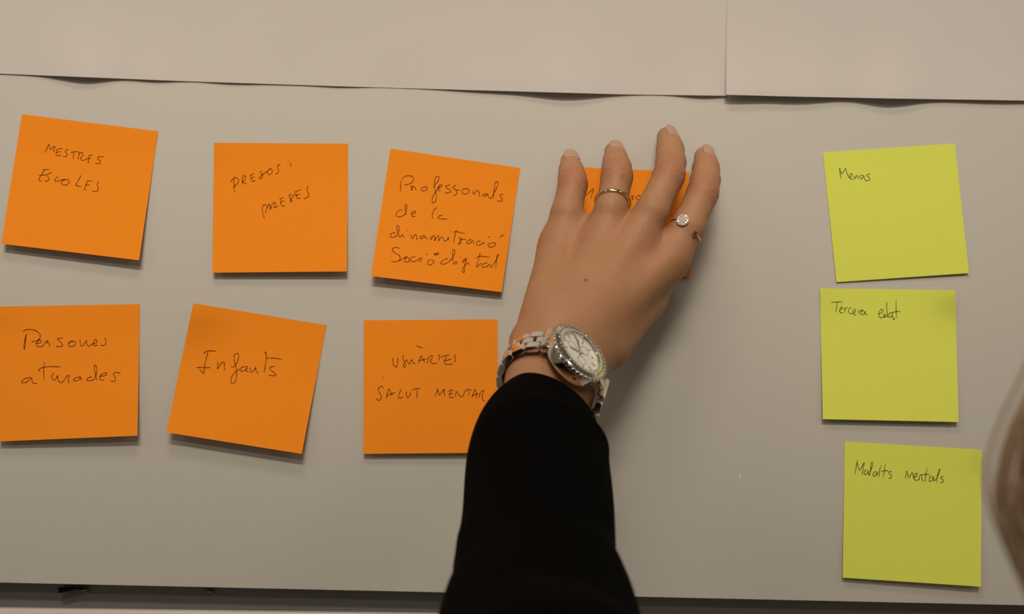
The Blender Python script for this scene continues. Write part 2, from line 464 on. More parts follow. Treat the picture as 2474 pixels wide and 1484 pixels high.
note('orange sticky note reading PRESOS i PRESES in slanting capitals', M['orange'], M['ink'],
     [(517, 345), (841, 347), (838, 656), (513, 659)], 0.0036, 0.0044, (490, 330, 4.24), [
     T('322,410 318,470 328,575; 283,465 320,425 350,425 368,445 355,480 308,523; 400,430 405,470 408,490; 400,430 415,405 432,400 440,415 425,445 408,455 425,475 450,485; 480,400 525,378; 490,398 497,430 510,458 540,448; 490,427 530,412; 603,348 592,365 600,385 612,405 605,425 588,430 580,418 600,400 640,368 672,345 690,330 665,350 660,375 680,390 705,375 712,350 700,330 685,328; 795,287 772,292 765,312 775,340 775,365 760,380 742,382; 893,268 908,312; 875,238 885,243'),
     T('630,845 612,760 612,720 630,700 650,700 660,715 655,740 640,780; 655,735 685,690 690,720 690,748 710,700 730,672 745,685 738,710 728,730 750,722 775,708; 785,640 830,622; 795,640 800,690 815,712 840,708; 797,672 835,655; 915,592 888,600 885,618 900,640 915,655 905,668 895,660 900,640 930,605 945,580; 940,570 1005,540; 955,575 960,610 972,635 1000,627; 945,605 1000,590; 1085,515 1068,525 1068,548 1080,580 1085,605 1070,625 1030,635')],
     curls=[(0, 0, 0.0012, 0.12)], group=OG)
note('orange sticky note with four lines reading Professionals de la dinamització Sociodigital', M['orange'], M['ink'],
     [(943, 359), (1257, 406), (1212, 706), (896, 667)], 0.0058, 0.0042, (870, 340, 3.905), [
     T('387,372 382,430 380,480; 395,362 420,338 450,330 485,335 505,355 500,380 470,405 420,418; 475,440 490,425 484,470 505,430 520,445 528,470; 600,440 580,445 578,465 600,475 630,460 635,442 615,435 598,440; 690,440 720,400 745,360 740,337 720,338 705,370 700,430 715,490 718,550 700,585 682,580 680,550 700,500 720,470; 725,455 765,435 775,420 755,418 735,440 735,465 760,468; 722,475 750,430; 850,415 815,425 805,435 830,455 855,475 840,492 800,490; 905,420 880,432 875,445 900,460 912,490 900,512 880,515; 905,468 940,465; 928,400 935,403; 980,450 962,470 970,498 1000,503 1025,485 1028,465 1005,452 980,455; 1060,470 1075,505 1100,470 1120,478 1130,535; 1200,500 1165,505 1158,518 1180,522 1205,505 1208,520 1230,545 1270,480 1300,415 1295,388 1280,390 1265,450 1255,552; 1350,505 1325,510 1322,525 1340,550 1335,568 1292,570'),
     T('400,648 365,660 342,690 350,715 390,715 425,690 440,640 440,607 425,605 425,640 435,700; 478,690 515,685 522,668 505,665 488,680 485,705 510,715 520,710; 725,630 700,650 682,690 680,720 690,733; 780,705 745,710 735,725 760,738 825,738'),
     T('335,868 300,872 283,890 290,910 325,910 355,880 368,840 365,805 348,803 350,850 375,910 400,885 410,918; 440,840 447,843; 480,885 490,925 515,890 530,890 532,925 545,925; 612,895 580,900 565,915 580,925 615,905 620,920 640,925; 665,900 668,935 690,895 705,915 700,945 730,900 745,905 740,945 770,905 785,930 800,948 820,935 832,910 835,945; 855,858 865,860; 910,840 895,890 880,970; 880,870 905,857 990,878; 930,910 955,925 945,950 925,975 950,965 940,935 975,930 1000,935; 1050,930 1015,945 1010,970 1040,965 1060,940 1075,975; 1140,945 1105,955 1100,980 1130,985 1165,960 1170,975; 1205,912 1225,905; 1240,965 1210,975 1212,1000 1245,1003 1275,985 1275,965 1245,962; 1312,918 1335,898 1362,890'),
     T('372,1022 355,1008 320,1010 302,1030 325,1055 370,1085 380,1110 360,1135 320,1143 292,1138; 370,1135 410,1110 440,1095 425,1115 420,1140 450,1145 465,1120 440,1095; 520,1095 480,1105 478,1135 510,1140 545,1125 575,1105 580,1120 560,1145; 620,1075 638,1070; 660,1120 640,1140 640,1165 665,1172 690,1155 695,1135 670,1122; 695,1070 720,1062 740,1068 715,1080 700,1070 745,1058; 830,1110 790,1125 760,1155 790,1165 840,1140 875,1100 895,1050 885,1028 872,1040 875,1100 885,1165 905,1140 920,1165; 945,1098 955,1100; 1005,1105 970,1130 970,1150 1005,1115 985,1180 985,1235 970,1242 968,1210 990,1180 1020,1155 1035,1185; 1070,1105 1078,1108; 1135,1050 1120,1110 1100,1190 1130,1165 1150,1160; 1090,1110 1130,1090 1225,1100; 1205,1150 1160,1165 1155,1190 1190,1190 1225,1165 1235,1195 1280,1130 1305,1080 1295,1078 1285,1130 1280,1215')],
     group=OG)
note('orange sticky note held under the fingers, mostly covered by the hand', M['orange'], M['ink'],
     [(1352, 402), (1665, 416), (1668, 668), (1350, 668)], 0.0012, 0.0015, (1180, 280, 3.71), [
     T('838,760 850,700 862,665 872,710 900,690 942,650 930,695 920,738'), T('1310,715 1285,722 1300,740 1280,752; 1365,715 1340,715 1325,730 1335,748 1362,750')],
     group=OG)
note('orange sticky note reading Persones aturades beside the notes Infants and MESTRES', M['orange'], M['ink'],
     [(-2, 741), (338, 735), (332, 1053), (-4, 1067)], 0.0040, 0.0058, (0, 720, 3.905), [
     T('225,440 245,350 248,348 240,410 230,487 225,440; 213,322 240,302 285,298 340,310 378,345 375,380 345,405 295,415; 335,430 375,425 390,410 375,395 350,415 345,445 365,462 400,455 430,415 445,405 440,430 445,405 462,425 470,460; 592,378 550,380 542,390 570,415 590,440 575,458 525,458; 690,410 655,415 645,440 665,460 700,450 712,425 695,408 665,410 655,435; 755,395 760,440 775,455 800,425 815,400 820,440 840,455 870,435 905,425 915,400 895,395 880,420 885,450 920,445; 985,378 998,395 998,430 980,450 950,445'),
     T('290,750 250,755 210,780 208,800 250,795 295,755 300,780 315,805 350,805; 420,600 412,680 415,780; 380,690 365,680 390,660 470,648 570,650; 510,705 490,735 495,765 515,775 535,750 545,730 545,770 565,795 590,795 615,760 640,730 655,735 645,765 645,795 660,795; 755,745 715,755 690,775 710,785 745,770 760,745 765,780; 870,745 830,755 818,775 845,782 890,765 910,710 910,650 893,632 890,660 900,720 912,780; 935,740 985,735 1010,715 990,708 955,725 940,755 955,775 980,770; 1135,722 1120,705 1085,705 1070,720 1085,745 1088,775 1070,788 1042,782')],
     curls=[(0, 0, 0.0015, 0.14)], group=OG)
note('orange sticky note reading Infants, tilted clockwise with a lifted lower edge', M['orange'], M['ink'],
     [(467, 733), (789, 786), (729, 1097), (402, 1045)], 0.0068, 0.0066, (390, 720, 3.805), [
     T('388,515 400,500 440,485 502,490; 430,492 410,560 392,650 390,695 345,650; 315,643 350,638 410,642 452,640; 512,590 520,615 515,655 545,605 575,590 578,640 582,668; 640,635 670,630 700,580 712,530 695,510 672,525 668,570 685,630 692,700 680,765 655,787 638,770 645,730 670,690 690,670 720,655; 790,630 745,635 725,655 740,675 775,660 790,635 780,670 800,682; 820,640 818,670 835,680 865,645 868,635 870,670 890,695; 970,515 950,495 965,540 955,620 942,688; 965,555 1030,553 1110,565; 1040,630 1005,635 995,650 1020,675 1050,700 1045,715 988,712')],
     curls=[(0, 0, 0.0055, 0.28)], group=OG)
note('orange sticky note reading USUÀRIES SALUT MENTAL, partly behind the black sleeve', M['orange'], M['ink'],
     [(879, 774), (1202, 772), (1204, 1094), (878, 1097)], 0.0030, 0.0034, (860, 750, 4.011), [
     T('360,460 358,500 370,535 390,547 402,520 405,455; 470,435 455,450 460,480 478,520 478,545 463,548 460,530 490,480 505,510 520,515 535,485 545,480 550,505 575,518; 605,515 625,450 633,440 650,475 668,505; 605,490 640,480 690,470; 690,515 700,470 715,450 740,440 735,470 720,490 745,515 785,510; 795,440 810,435 808,460 800,490; 820,455 860,440 905,432; 880,450 855,490 865,515 895,525 940,515; 850,490 895,480 930,470; 970,432 955,440 960,460 965,485 950,500; 582,342 610,352 648,367; 245,338 250,343'),
     T('260,645 268,660; 265,755 255,738 232,740 215,770 230,800 245,835 235,865 210,870 198,850; 292,858 305,800 322,762 335,790 352,828; 300,830 340,810 385,795; 437,760 420,810 412,845 430,850 455,840; 490,785 488,825 500,845 520,830 530,785; 545,775 580,760 630,757; 590,762 592,810 588,855; 765,838 785,785 790,760 800,800 810,820 835,790 858,762 855,800 860,835; 890,785 925,772 945,780; 920,780 905,820 915,845 950,845; 905,812 945,805; 965,838 970,790 985,800 1015,838 1040,825 1055,790 1085,765 1120,775; 1090,775 1098,830; 1120,850 1140,800 1155,765 1165,800 1170,850; 1125,830 1170,810 1185,800; 1190,850 1210,790 1240,780 1225,820 1225,860 1245,880')],
     group=OG)
note('green sticky note reading Menas, tilted anticlockwise', M['green'], M['ink2'],
     [(1988, 368), (2307, 347), (2341, 660), (2021, 682)], 0.0006, 0.0014, (1960, 330, 4.011), [
     T('272,312 280,360 290,410; 275,305 285,335 300,360 318,330 330,308 345,350 362,390 375,398 395,375 395,360 380,362 372,385 380,408 410,412; 415,375 422,412 435,385 450,380 455,412; 505,375 480,380 472,400 490,408 510,380 512,400 525,418; 570,362 545,368 540,380 560,395 568,415 550,425 522,428')],
     group=GG, sag=1.2)
note('green sticky note reading Tercera edat', M['green'], M['ink2'],
     [(1981, 697), (2308, 701), (2316, 1020), (1988, 1013)], 0.0030, 0.0030, (1960, 680, 4.122), [
     T('198,208 250,206 312,203; 262,208 252,260 245,308; 278,285 305,275 310,258 295,258 283,285 290,312 315,310; 330,262 338,310; 335,290 345,265 362,258; 400,260 380,270 370,295 385,318 412,318 440,300 440,280 425,280 415,305 425,330 450,330; 470,285 482,330; 480,310 495,285 520,290 500,300 500,330 525,325 535,295 540,325 562,335'),
     T('672,325 705,310 715,285 695,280 675,310 675,350 700,362 730,350 735,325 720,345 735,357 755,335 752,270 752,205; 755,335 758,355; 805,310 785,315 765,340 775,355 800,350 810,310 808,355 825,383 832,355; 845,190 845,280 850,370; 800,310 840,302 888,300')],
     curls=[(1, 0, 0.0045, 0.17), (0, 0, 0.0012, 0.15)], group=GG)
note('green sticky note reading Malalts mentals', M['green'], M['ink2'],
     [(2041, 1067), (2372, 1087), (2370, 1418), (2036, 1396)], 0.0024, 0.0036, (2010, 1050, 3.905), [
     T('240,238 230,300 215,378; 238,265 250,310 265,335 285,300 305,265 295,320 285,378; 335,330 310,345 305,370 325,378 345,345 350,385 370,330 385,270 372,268 365,320 357,388; 415,345 390,365 390,390 410,390 428,350 430,395; 465,290 450,340 445,400; 505,275 495,340 485,405; 465,350 500,340 535,345; 565,350 540,352 540,370 560,385 560,410 535,412'),
     T('693,415 700,375 705,345 715,370 728,410 750,365 765,370 768,410 805,385 800,365 785,375 775,410 790,432 820,425 830,385 845,385 850,430 865,435; 900,320 885,380 880,450; 840,385 880,375 925,382; 945,390 920,410 920,440 945,435 960,395 965,440 1000,390 1020,335 1010,335 995,390 990,455; 1052,395 1030,400 1030,415 1050,430 1045,452 1022,452')],
     curls=[(1, 0, 0.0022, 0.13)], group=GG)

# ------------------------------------------------------------------ continuous bodies: distance field -> surface nets
class Field:
    def __init__(s, lo, hi, h):
        s.h = h; s.lo = np.array(lo, dtype=np.float64)
        s.n = (np.ceil((np.array(hi) - s.lo) / h).astype(int) + 1)
    def new(s): return np.full(tuple(s.n), 0.05, dtype=np.float32)
    def cap(s, F, a, b, r1, r2, k, flat=None):
        """smooth union of a tapered capsule; flat = (direction, factor) squashes it along a direction"""
        a = np.array(a, dtype=np.float64); b = np.array(b, dtype=np.float64)
        mg = max(r1, r2) + 0.012
        lo = np.minimum(a, b) - mg; hi = np.maximum(a, b) + mg
        i0 = np.clip(np.floor((lo - s.lo) / s.h).astype(int), 0, s.n); i1 = np.clip(np.ceil((hi - s.lo) / s.h).astype(int) + 1, 0, s.n)
        if np.any(i1 <= i0): return
        g = [(s.lo[q] + s.h * np.arange(i0[q], i1[q])).astype(np.float32) for q in range(3)]
        X = g[0][:, None, None] - np.float32(a[0]); Y = g[1][None, :, None] - np.float32(a[1]); Z = g[2][None, None, :] - np.float32(a[2])
        ba = (b - a).astype(np.float32); bb = float(ba @ ba) + 1e-12
        t = np.clip((X * ba[0] + Y * ba[1] + Z * ba[2]) / bb, 0, 1)
        dx = X - t * ba[0]; dy = Y - t * ba[1]; dz = Z - t * ba[2]
        d2 = dx * dx + dy * dy + dz * dz
        if flat is not None:
            fd = np.array(flat[0], dtype=np.float32); q = dx * fd[0] + dy * fd[1] + dz * fd[2]
            d2 = d2 + q * q * np.float32(flat[1] ** 2 - 1)
        D = np.sqrt(d2) - (np.float32(r1) + t * np.float32(r2 - r1))
        V = F[i0[0]:i1[0], i0[1]:i1[1], i0[2]:i1[2]]
        V[...] = s.smin(V, D, k)
    @staticmethod
    def smin(A, B, k):
        hh = np.maximum(np.float32(k) - np.abs(A - B), 0) / np.float32(k)
        return np.minimum(A, B) - hh * hh * np.float32(k * 0.25)
    def mesh(s, F):
        ins = F < 0
        n = F.shape
        cs = np.zeros((n[0] - 1, n[1] - 1, n[2] - 1), dtype=np.uint8)
        for i in (0, 1):
            for j in (0, 1):
                for k in (0, 1):
                    cs += ins[i:n[0] - 1 + i, j:n[1] - 1 + j, k:n[2] - 1 + k]
        act = (cs > 0) & (cs < 8)
        idx = np.argwhere(act)
        vid = np.full(act.shape, -1, dtype=np.int64); vid[act] = np.arange(len(idx))
        acc = np.zeros((len(idx), 3)); cnt = np.zeros(len(idx))
        corners = [(i, j, k) for i in (0, 1) for j in (0, 1) for k in (0, 1)]
        val = {c: F[idx[:, 0] + c[0], idx[:, 1] + c[1], idx[:, 2] + c[2]].astype(np.float64) for c in corners}
        for c in corners:
            for ax_ in range(3):
                if c[ax_] == 0:
                    e = list(c); e[ax_] = 1; e = tuple(e)
                    v0, v1 = val[c], val[e]
                    mk = (v0 < 0) != (v1 < 0)
                    t = np.where(mk, v0 / np.where(mk, v0 - v1, 1), 0)
                    p = np.tile(np.array(c, dtype=float), (len(idx), 1)); p[:, ax_] += t
                    acc[mk] += p[mk]; cnt[mk] += 1
        verts = s.lo + s.h * (idx + acc / cnt[:, None])
        faces = []
        for ax_ in range(3):
            sl0 = [slice(None)] * 3; sl1 = [slice(None)] * 3
            sl0[ax_] = slice(0, n[ax_] - 1); sl1[ax_] = slice(1, n[ax_])
            A = ins[tuple(sl0)]; B = ins[tuple(sl1)]
            ed = np.argwhere(A != B)
            o1, o2 = [(1, 2), (2, 0), (0, 1)][ax_]
            ok = (ed[:, o1] > 0) & (ed[:, o2] > 0) & (ed[:, o1] < n[o1] - 1) & (ed[:, o2] < n[o2] - 1)
            ed = ed[ok]
            fl = A[ed[:, 0], ed[:, 1], ed[:, 2]]
            def at(d1, d2):
                q = ed.copy(); q[:, o1] += d1; q[:, o2] += d2
                return vid[q[:, 0], q[:, 1], q[:, 2]]
            quad = np.stack([at(-1, -1), at(0, -1), at(0, 0), at(-1, 0)], 1)
            quad[~fl] = quad[~fl][:, ::-1]
            faces.append(quad)
        return verts, np.concatenate(faces)

# ------------------------------------------------------------------ the hand and arm
mm = 0.001
def J(px, py, d): return P(px, py, d * mm)
FING = {
    'pinky':  [(J(1352, 588, 44), 8.6), (J(1369, 515, 43), 8.3), (J(1384, 445, 38), 7.9), (J(1382, 428, 31), 7.3), (J(1380, 411, 22), 6.6), (J(1377, 389, 7.0), 5.4)],
    'ring':   [(J(1452, 590, 51), 9.4), (J(1476, 505, 51), 8.3), (J(1491, 426, 46), 8.4), (J(1490, 407, 37), 7.8), (J(1488, 391, 27), 7.0), (J(1484, 367, 7.5), 5.7)],
    'middle': [(J(1528, 592, 53), 9.8), (J(1576, 507, 53), 8.8), (J(1617, 424, 47), 8.5), (J(1621, 391, 38), 8.0), (J(1620, 362, 27), 7.4), (J(1612, 332, 7.5), 6.0)],
    'index':  [(J(1618, 622, 47), 9.8), (J(1663, 545, 47), 8.9), (J(1698, 466, 42), 8.5), (J(1704, 435, 35), 8.0), (J(1706, 408, 26), 7.3), (J(1702, 379, 7.5), 5.9)],
}
THUMB = [(J(1458, 836, 68), 14.0), (J(1549, 727, 41), 12.0), (J(1578, 650, 28), 9.5), (J(1566, 596, 9.5), 8.0)]
WB = camv(.733, .191, -.644)          # across the wrist, towards the thumb side
WN = camv(.64, -.5, .58)              # out of the back of the wrist
WA = WN.cross(WB) * -1
if WA.dot(FWD) < 0: WA = -WA          # along the forearm, towards the hand
WN = WB.cross(WA); 
if WN.dot(FWD) > 0: WN = -WN
wr0 = J(1368, 838, 83); wr1 = J(1332, 928, 100) - WN * 0.0015; fa = J(1312, 1075, 140) - WN * 0.006
FD = Field((-0.022, -0.16, 1.37), (0.135, 0.001, 1.56), 0.00075)
palm = FD.new()
CMC = {'index': J(1412, 806, 80), 'middle': J(1388, 800, 84), 'ring': J(1352, 806, 83), 'pinky': J(1309, 808, 77)}
PR = {'index': 10.0, 'middle': 10.2, 'ring': 9.8, 'pinky': 9.0}
for f in FING:
    FD.cap(palm, CMC[f], FING[f][0][0], 13 * mm, PR[f] * mm, 9 * mm)
# palm pads
FD.cap(palm, J(1322, 800, 70), J(1345, 620, 38), 13 * mm, 9 * mm, 9 * mm)
FD.cap(palm, J(1400, 790, 66), J(1500, 640, 40), 13 * mm, 10 * mm, 9 * mm)
# webs between finger roots
for fa_, fb_, w in (('pinky', 'ring', .42), ('ring', 'middle', .44), ('middle', 'index', .26)):
    A0, A1 = FING[fa_][0][0], FING[fa_][2][0]; B0, B1 = FING[fb_][0][0], FING[fb_][2][0]
    FD.cap(palm, A0.lerp(A1, w - .1) + Vector((0, .004, 0)), B0.lerp(B1, w - .1) + Vector((0, .004, 0)), 5 * mm, 5 * mm, 7 * mm)
for fa_, fb_ in (('pinky', 'ring'), ('ring', 'middle'), ('middle', 'index')):
    for w in (-.28, -.1, .06):
        FD.cap(palm, FING[fa_][0][0].lerp(FING[fa_][2][0], w) + Vector((0, .002, 0)), FING[fb_][0][0].lerp(FING[fb_][2][0], w) + Vector((0, .002, 0)), 7 * mm, 7 * mm, 8 * mm)
# thumb (tucked behind the palm) and its muscle
FD.cap(palm, THUMB[0][0], THUMB[1][0], 14 * mm, 12.0 * mm, 9 * mm)
FD.cap(palm, THUMB[1][0], THUMB[2][0], 11 * mm, 9.0 * mm, 5 * mm)
FD.cap(palm, J(1570, 705, 36), J(1610, 650, 36), 8 * mm, 7 * mm, 9 * mm)
th = FD.new()
FD.cap(th, THUMB[1][0], THUMB[2][0], 10 * mm, 9.0 * mm, 4 * mm)
FD.cap(th, THUMB[2][0], THUMB[3][0], 9.0 * mm, 7.5 * mm, 4 * mm)
# wrist and forearm
for sg in (-1, 1):
    o_ = WB * (sg * 7.5 * mm)
    FD.cap(palm, wr0 + o_ * 1.15, wr1 + o_, 16.5 * mm, 14.6 * mm, 8 * mm)
    FD.cap(palm, wr1 + o_, fa + o_ * 1.2, 14.6 * mm, 14.8 * mm, 8 * mm)
# ulna head, extensor tendons
FD.cap(palm, J(1272, 828, 88), J(1271, 842, 91), 8 * mm, 8 * mm, 9 * mm)
for f, sh in (('index', 0), ('middle', 0), ('ring', 0), ('pinky', 0)):
    dz = (CAM - FING[f][0][0]).normalized()
    A = FING[f][0][0] + dz * (PR[f] - 1.5) * mm; B = CMC[f].lerp(wr0, .3) + dz * (13 - 2.6) * mm
    FD.cap(palm, A, B, 2.4 * mm, 2.2 * mm, 4.5 * mm)
fing = FD.new()
for f, ch in FING.items():
    T_ = FD.new()
    for (a, ra), (b, rb) in zip(ch[:-1], ch[1:]):
        FD.cap(T_, a, b, ra * mm, rb * mm, 2.5 * mm)
    fing = FD.smin(fing, T_, 0.8 * mm)
fing = FD.smin(fing, th, 0.8 * mm)
H = FD.smin(palm, fing, 6 * mm)
hv, hf = FD.mesh(H)
del palm, fing, H, th, T_

# creases and colour
def vnormals(v, f):
    nrm = np.zeros_like(v)
    fn = np.cross(v[f[:, 2]] - v[f[:, 0]], v[f[:, 3]] - v[f[:, 1]])
    for k in range(4): np.add.at(nrm, f[:, k], fn)
    return nrm / (np.linalg.norm(nrm, axis=1, keepdims=True) + 1e-12)
def relax(v, f, it=2, lam=0.5):
    for _ in range(it):
        acc = np.zeros_like(v); cn = np.zeros(len(v))
        for k in range(4):
            a, b = f[:, k], f[:, (k + 1) % 4]
            np.add.at(acc, a, v[b]); np.add.at(acc, b, v[a]); np.add.at(cn, a, 1); np.add.at(cn, b, 1)
        v = v + lam * (acc / cn[:, None] - v)
    return v
hv = relax(hv, hf, 2)
nr = vnormals(hv, hf)
flush = np.zeros(len(hv)); disp = np.zeros(len(hv))
for f, ch in FING.items():
    pip = np.array(ch[2][0]); dip = np.array(ch[4][0]); tip = np.array(ch[5][0]); mcp = np.array(ch[0][0])
    flush += 0.75 * np.exp(-(np.linalg.norm(hv - pip, axis=1) / 0.0105) ** 4)
    flush += 0.5 * np.exp(-(np.linalg.norm(hv - tip, axis=1) / 0.009) ** 4)
    flush += 0.30 * np.exp(-(np.linalg.norm(hv - mcp, axis=1) / 0.014) ** 4)
    axm = np.array(ch[2][0] - ch[0][0]); axm /= np.linalg.norm(axm)
    axd = np.array(ch[4][0] - ch[2][0]); axd /= np.linalg.norm(axd)
    ax2 = np.array(ch[5][0] - ch[4][0]); ax2 /= np.linalg.norm(ax2)
    bis = (axm + axd); bis /= np.linalg.norm(bis); bis2 = axd + ax2; bis2 /= np.linalg.norm(bis2)
    for cen, ax_, offs in ((pip, bis, (-2.6, -0.9, 0.9, 2.6)), (dip, bis2, (-0.2, 1.3))):
        r_ = hv - cen; t = r_ @ ax_; rad = np.linalg.norm(r_, axis=1)
        dors = (nr @ (np.array(CAM - O) / DIST) > -0.1) * np.exp(-(rad / 0.0115) ** 6)
        for k, of in enumerate(offs):
            wob = 0.0004 * np.sin(hv[:, 0] * 900 + k * 2)
            disp -= dors * (0.00040 if cen is pip else 0.00055) * np.exp(-((t - of * mm + wob) / 0.0007) ** 2)
hv = hv + nr * disp[:, None]
pr_loc = J(1300, 1484, 235)
person = root('person', pr_loc, 'outstretched forearm in black sleeve, fingertips pressing an orange note to the board', 'person')
arm = obj('arm', hv, hf, M['skin'], person, smooth=True)
at = arm.data.attributes.new('flush', 'FLOAT', 'POINT'); at.data.foreach_set('value', np.clip(flush, 0, 1).astype(np.float32))

# nails
for f, ch in FING.items():
    D_, T_, Pp = ch[4][0], ch[5][0], ch[2][0]
    t = (T_ - D_).normalized(); vm = (D_ - Pp).normalized()
    dr = (vm - t * vm.dot(t)).normalized(); sd = t.cross(dr)
    ro = math.radians(14) * (1 if sd.x > 0 else -1)
    dr, sd = dr * math.cos(ro) + sd * math.sin(ro), sd * math.cos(ro) - dr * math.sin(ro)
    Ln = (T_ - D_).length; rt = ch[5][1] * mm; rd = ch[4][1] * mm
    vs = []; fs = []; nu, nv = 12, 10
    for j in range(nv + 1):
        s_ = Ln * 0.42 + (Ln * 0.58 + rt * 0.72) * j / nv
        rr = rd + (rt - rd) * min(1, s_ / Ln)
        wd = 1.0
        if j == nv: wd = 0.62
        elif j == nv - 1: wd = 0.88
        elif j == 0: wd = 0.8
        for i in range(nu + 1):
            a = math.radians(-48 + 96 * i / nu) * wd
            base = D_ + t * s_
            R_ = rr + 0.00025 - (0.0006 if j == 0 else 0) - 0.0006 * max(0, (j - nv + 2)) * 0.3
            bow = 0.0012 * math.cos(a * 1.3) if j >= nv - 1 else 0
            vs.append(base + t * bow + dr * (R_ * math.cos(a)) + sd * (R_ * math.sin(a)))
    for j in range(nv):
        for i in range(nu):
            k = j * (nu + 1) + i; fs.append((k, k + 1, k + nu + 2, k + nu + 1))
    o = obj('fingernail', vs, fs, M['nail'], arm, smooth=True)
    md = o.modifiers.new('thickness', 'SOLIDIFY'); md.thickness = 0.0005; md.offset = 0.0

# moles: dropped onto the skin surface along the line of sight
def on_skin(px, py, lift=0.0):
    r = np.array((P(px, py, 0.0) - CAM).normalized()); c = np.array(CAM)
    q = hv - c; t = q @ r; dd = np.linalg.norm(q - t[:, None] * r, axis=1)
    near = np.where(dd < 0.0012)[0]
    k = near[np.argmin(t[near])]
    return Vector(hv[k] + nr[k] * lift), Vector(nr[k])
for px, py, r_ in ((1415, 672, 1.05), (1512, 420, 0.35), (1507, 425, 0.25)):
    p, nn = on_skin(px, py)
    e1 = nn.orthogonal().normalized(); e2 = nn.cross(e1)
    MB().ball(p, (e1, e2, nn), (r_ * mm, r_ * mm, 0.3 * mm), 14, 6).build('mole', M['mole'], arm, smooth=60)

# ------------------------------------------------------------------ sleeve
ST = [  # centre (px, py, d mm), half width mm, half thickness mm
    (1329, 1005, 117, 27.0, 23.6), (1311, 1040, 125, 30.2, 27.2), (1300, 1085, 134, 33.4, 31), (1301, 1160, 150, 34.0, 32),
    (1301, 1300, 184, 34.6, 33), (1299, 1395, 208, 35.6, 34), (1302, 1484, 235, 39.6, 36), (1306, 1620, 275, 43, 39), (1312, 1760, 320, 45, 42)]
cen = [J(*s[:3]) for s in ST]
cen += [cen[-1] + Vector((-0.02, -0.040, -0.05)), cen[-1] + Vector((-0.06, -0.070, -0.12)), cen[-1] + Vector((-0.11, -0.09, -0.20)), cen[-1] + Vector((-0.16, -0.10, -0.27))]
RW = [s[3] for s in ST] + [50, 54, 60, 66]; RT = [s[4] for s in ST] + [48, 54, 60, 66]
sub = 8
CP = catmull(cen, sub)
RR = catmull([Vector((w, t, 0)) for w, t in zip(RW, RT)], sub)
vs = []; fs = []; seg = 112
n = len(CP)
prev_e1 = None
rings = []
for i in range(n):
    t = (CP[min(i + 1, n - 1)] - CP[max(i - 1, 0)]).normalized()
    ref = Vector((1, 0, 0)) if i > 0 else None
    e1 = (RGT - t * RGT.dot(t)).normalized()
    e2 = t.cross(e1); 
    if e2.dot(FWD) > 0: e2 = -e2
    tl = 0.0
    e1, e2 = e1 * math.cos(tl) + e2 * math.sin(tl), e2 * math.cos(tl) - e1 * math.sin(tl)
    rings.append((CP[i], t, e1, e2, RR[i].x * mm, RR[i].y * mm))
def fold(i, a):
    s_ = i / sub
    g = min(1, max(0, (s_ - 0.4) / 1.5))
    w = 0.0006 * math.sin(3 * a + s_ * 1.1) + 0.0004 * math.sin(s_ * 3.2 + 2 * math.cos(a) + 1.0)
    w += 0.0006 * math.exp(-((s_ - 4.6 - 0.9 * math.sin(a + .6)) / 0.28) ** 2) - 0.0005 * math.exp(-((s_ - 5.2 - 0.7 * math.sin(a)) / 0.25) ** 2)
    return g * w
def ring_pts(i, off=0.0, along=0.0):
    c, t, e1, e2, w, h = rings[i]
    out = []
    for k in range(seg):
        a = 2 * math.pi * k / seg
        f = fold(i, a) + off
        sl_k = 0.0065 * max(0.0, 1 - i / 12)          # the cuff's plane slants down towards the thumb side
        out.append(c + t * (along + sl_k * math.cos(a)) + e1 * ((w + f) * math.cos(a)) + e2 * ((h + f) * math.sin(a)))
    return out
rows = [ring_pts(14, -0.0035), ring_pts(6, -0.002), ring_pts(0, -0.0016), ring_pts(0, -0.0012, -0.0006), ring_pts(0, -0.0003, -0.0008)]
rows += [ring_pts(i) for i in range(n)]
for k in (0.8, 0.45, 0.1):
    c, t, e1, e2, w, h = rings[-1]
    rows.append([c + t * (0.05 * (1 - k)) + (p - c) * k for p in ring_pts(n - 1)])
for r_ in rows: vs += r_
for i in range(len(rows) - 1):
    for k in range(seg):
        k2 = (k + 1) % seg
        fs.append((i * seg + k, i * seg + k2, (i + 1) * seg + k2, (i + 1) * seg + k))
fs.append([(len(rows) - 1) * seg + k for k in range(seg)])
sl = obj('sleeve', vs, fs, M['sleeve'], person, smooth=True)
sl['label'] = 'plain black knitted sleeve with rounded cuff edge'

# ------------------------------------------------------------------ wristwatch
wc = J(1332, 930, 100)                 # middle of the wrist inside the bracelet
bz = J(1403, 849, 117)                 # middle of the dial
watch = root('wristwatch', wc, 'steel wristwatch with jewelled bezel and pale dial on the wrist', 'watch')
def at_w(b, nn, a): return wc + WB * b + WN * nn + WA * a
def ring_frame(c, prof, name, m, seg=72, sm=35, parent=None):
    return MB().lathe(c, WN, WB, [(r * mm, h * mm) for r, h in prof], seg).build(name, m, parent or watch, smooth=sm)
case = ring_frame(bz, [(12.0, -9.6), (14.2, -9.3), (15.6, -8.2), (16.1, -6.5), (16.1, -2.6), (15.6, -1.9), (10, -1.9)], 'case', M['steel'])
bezel = ring_frame(bz, [(11.3, -2.0), (16.6, -2.0), (17.0, -1.5), (17.0, -0.9), (16.3, -0.2), (14.2, 0.75), (12.5, 1.0), (11.9, 0.9), (11.6, 0.4), (11.6, -1.2)], 'bezel', M['steel'])
st = MB()
for k in range(40):
    a = 2 * math.pi * k / 40
    dr = WB * math.cos(a) + WA * math.sin(a); tg = WA * math.cos(a) - WB * math.sin(a)
    st.box(bz + dr * 16.45 * mm - WN * 0.9 * mm, (dr, tg, WN), (0.75 * mm, 0.78 * mm, 0.95 * mm), 0.2 * mm)
o = st.build('edge_studs', M['steel'], bezel, smooth=40); o['kind'] = 'stuff'
st = MB()
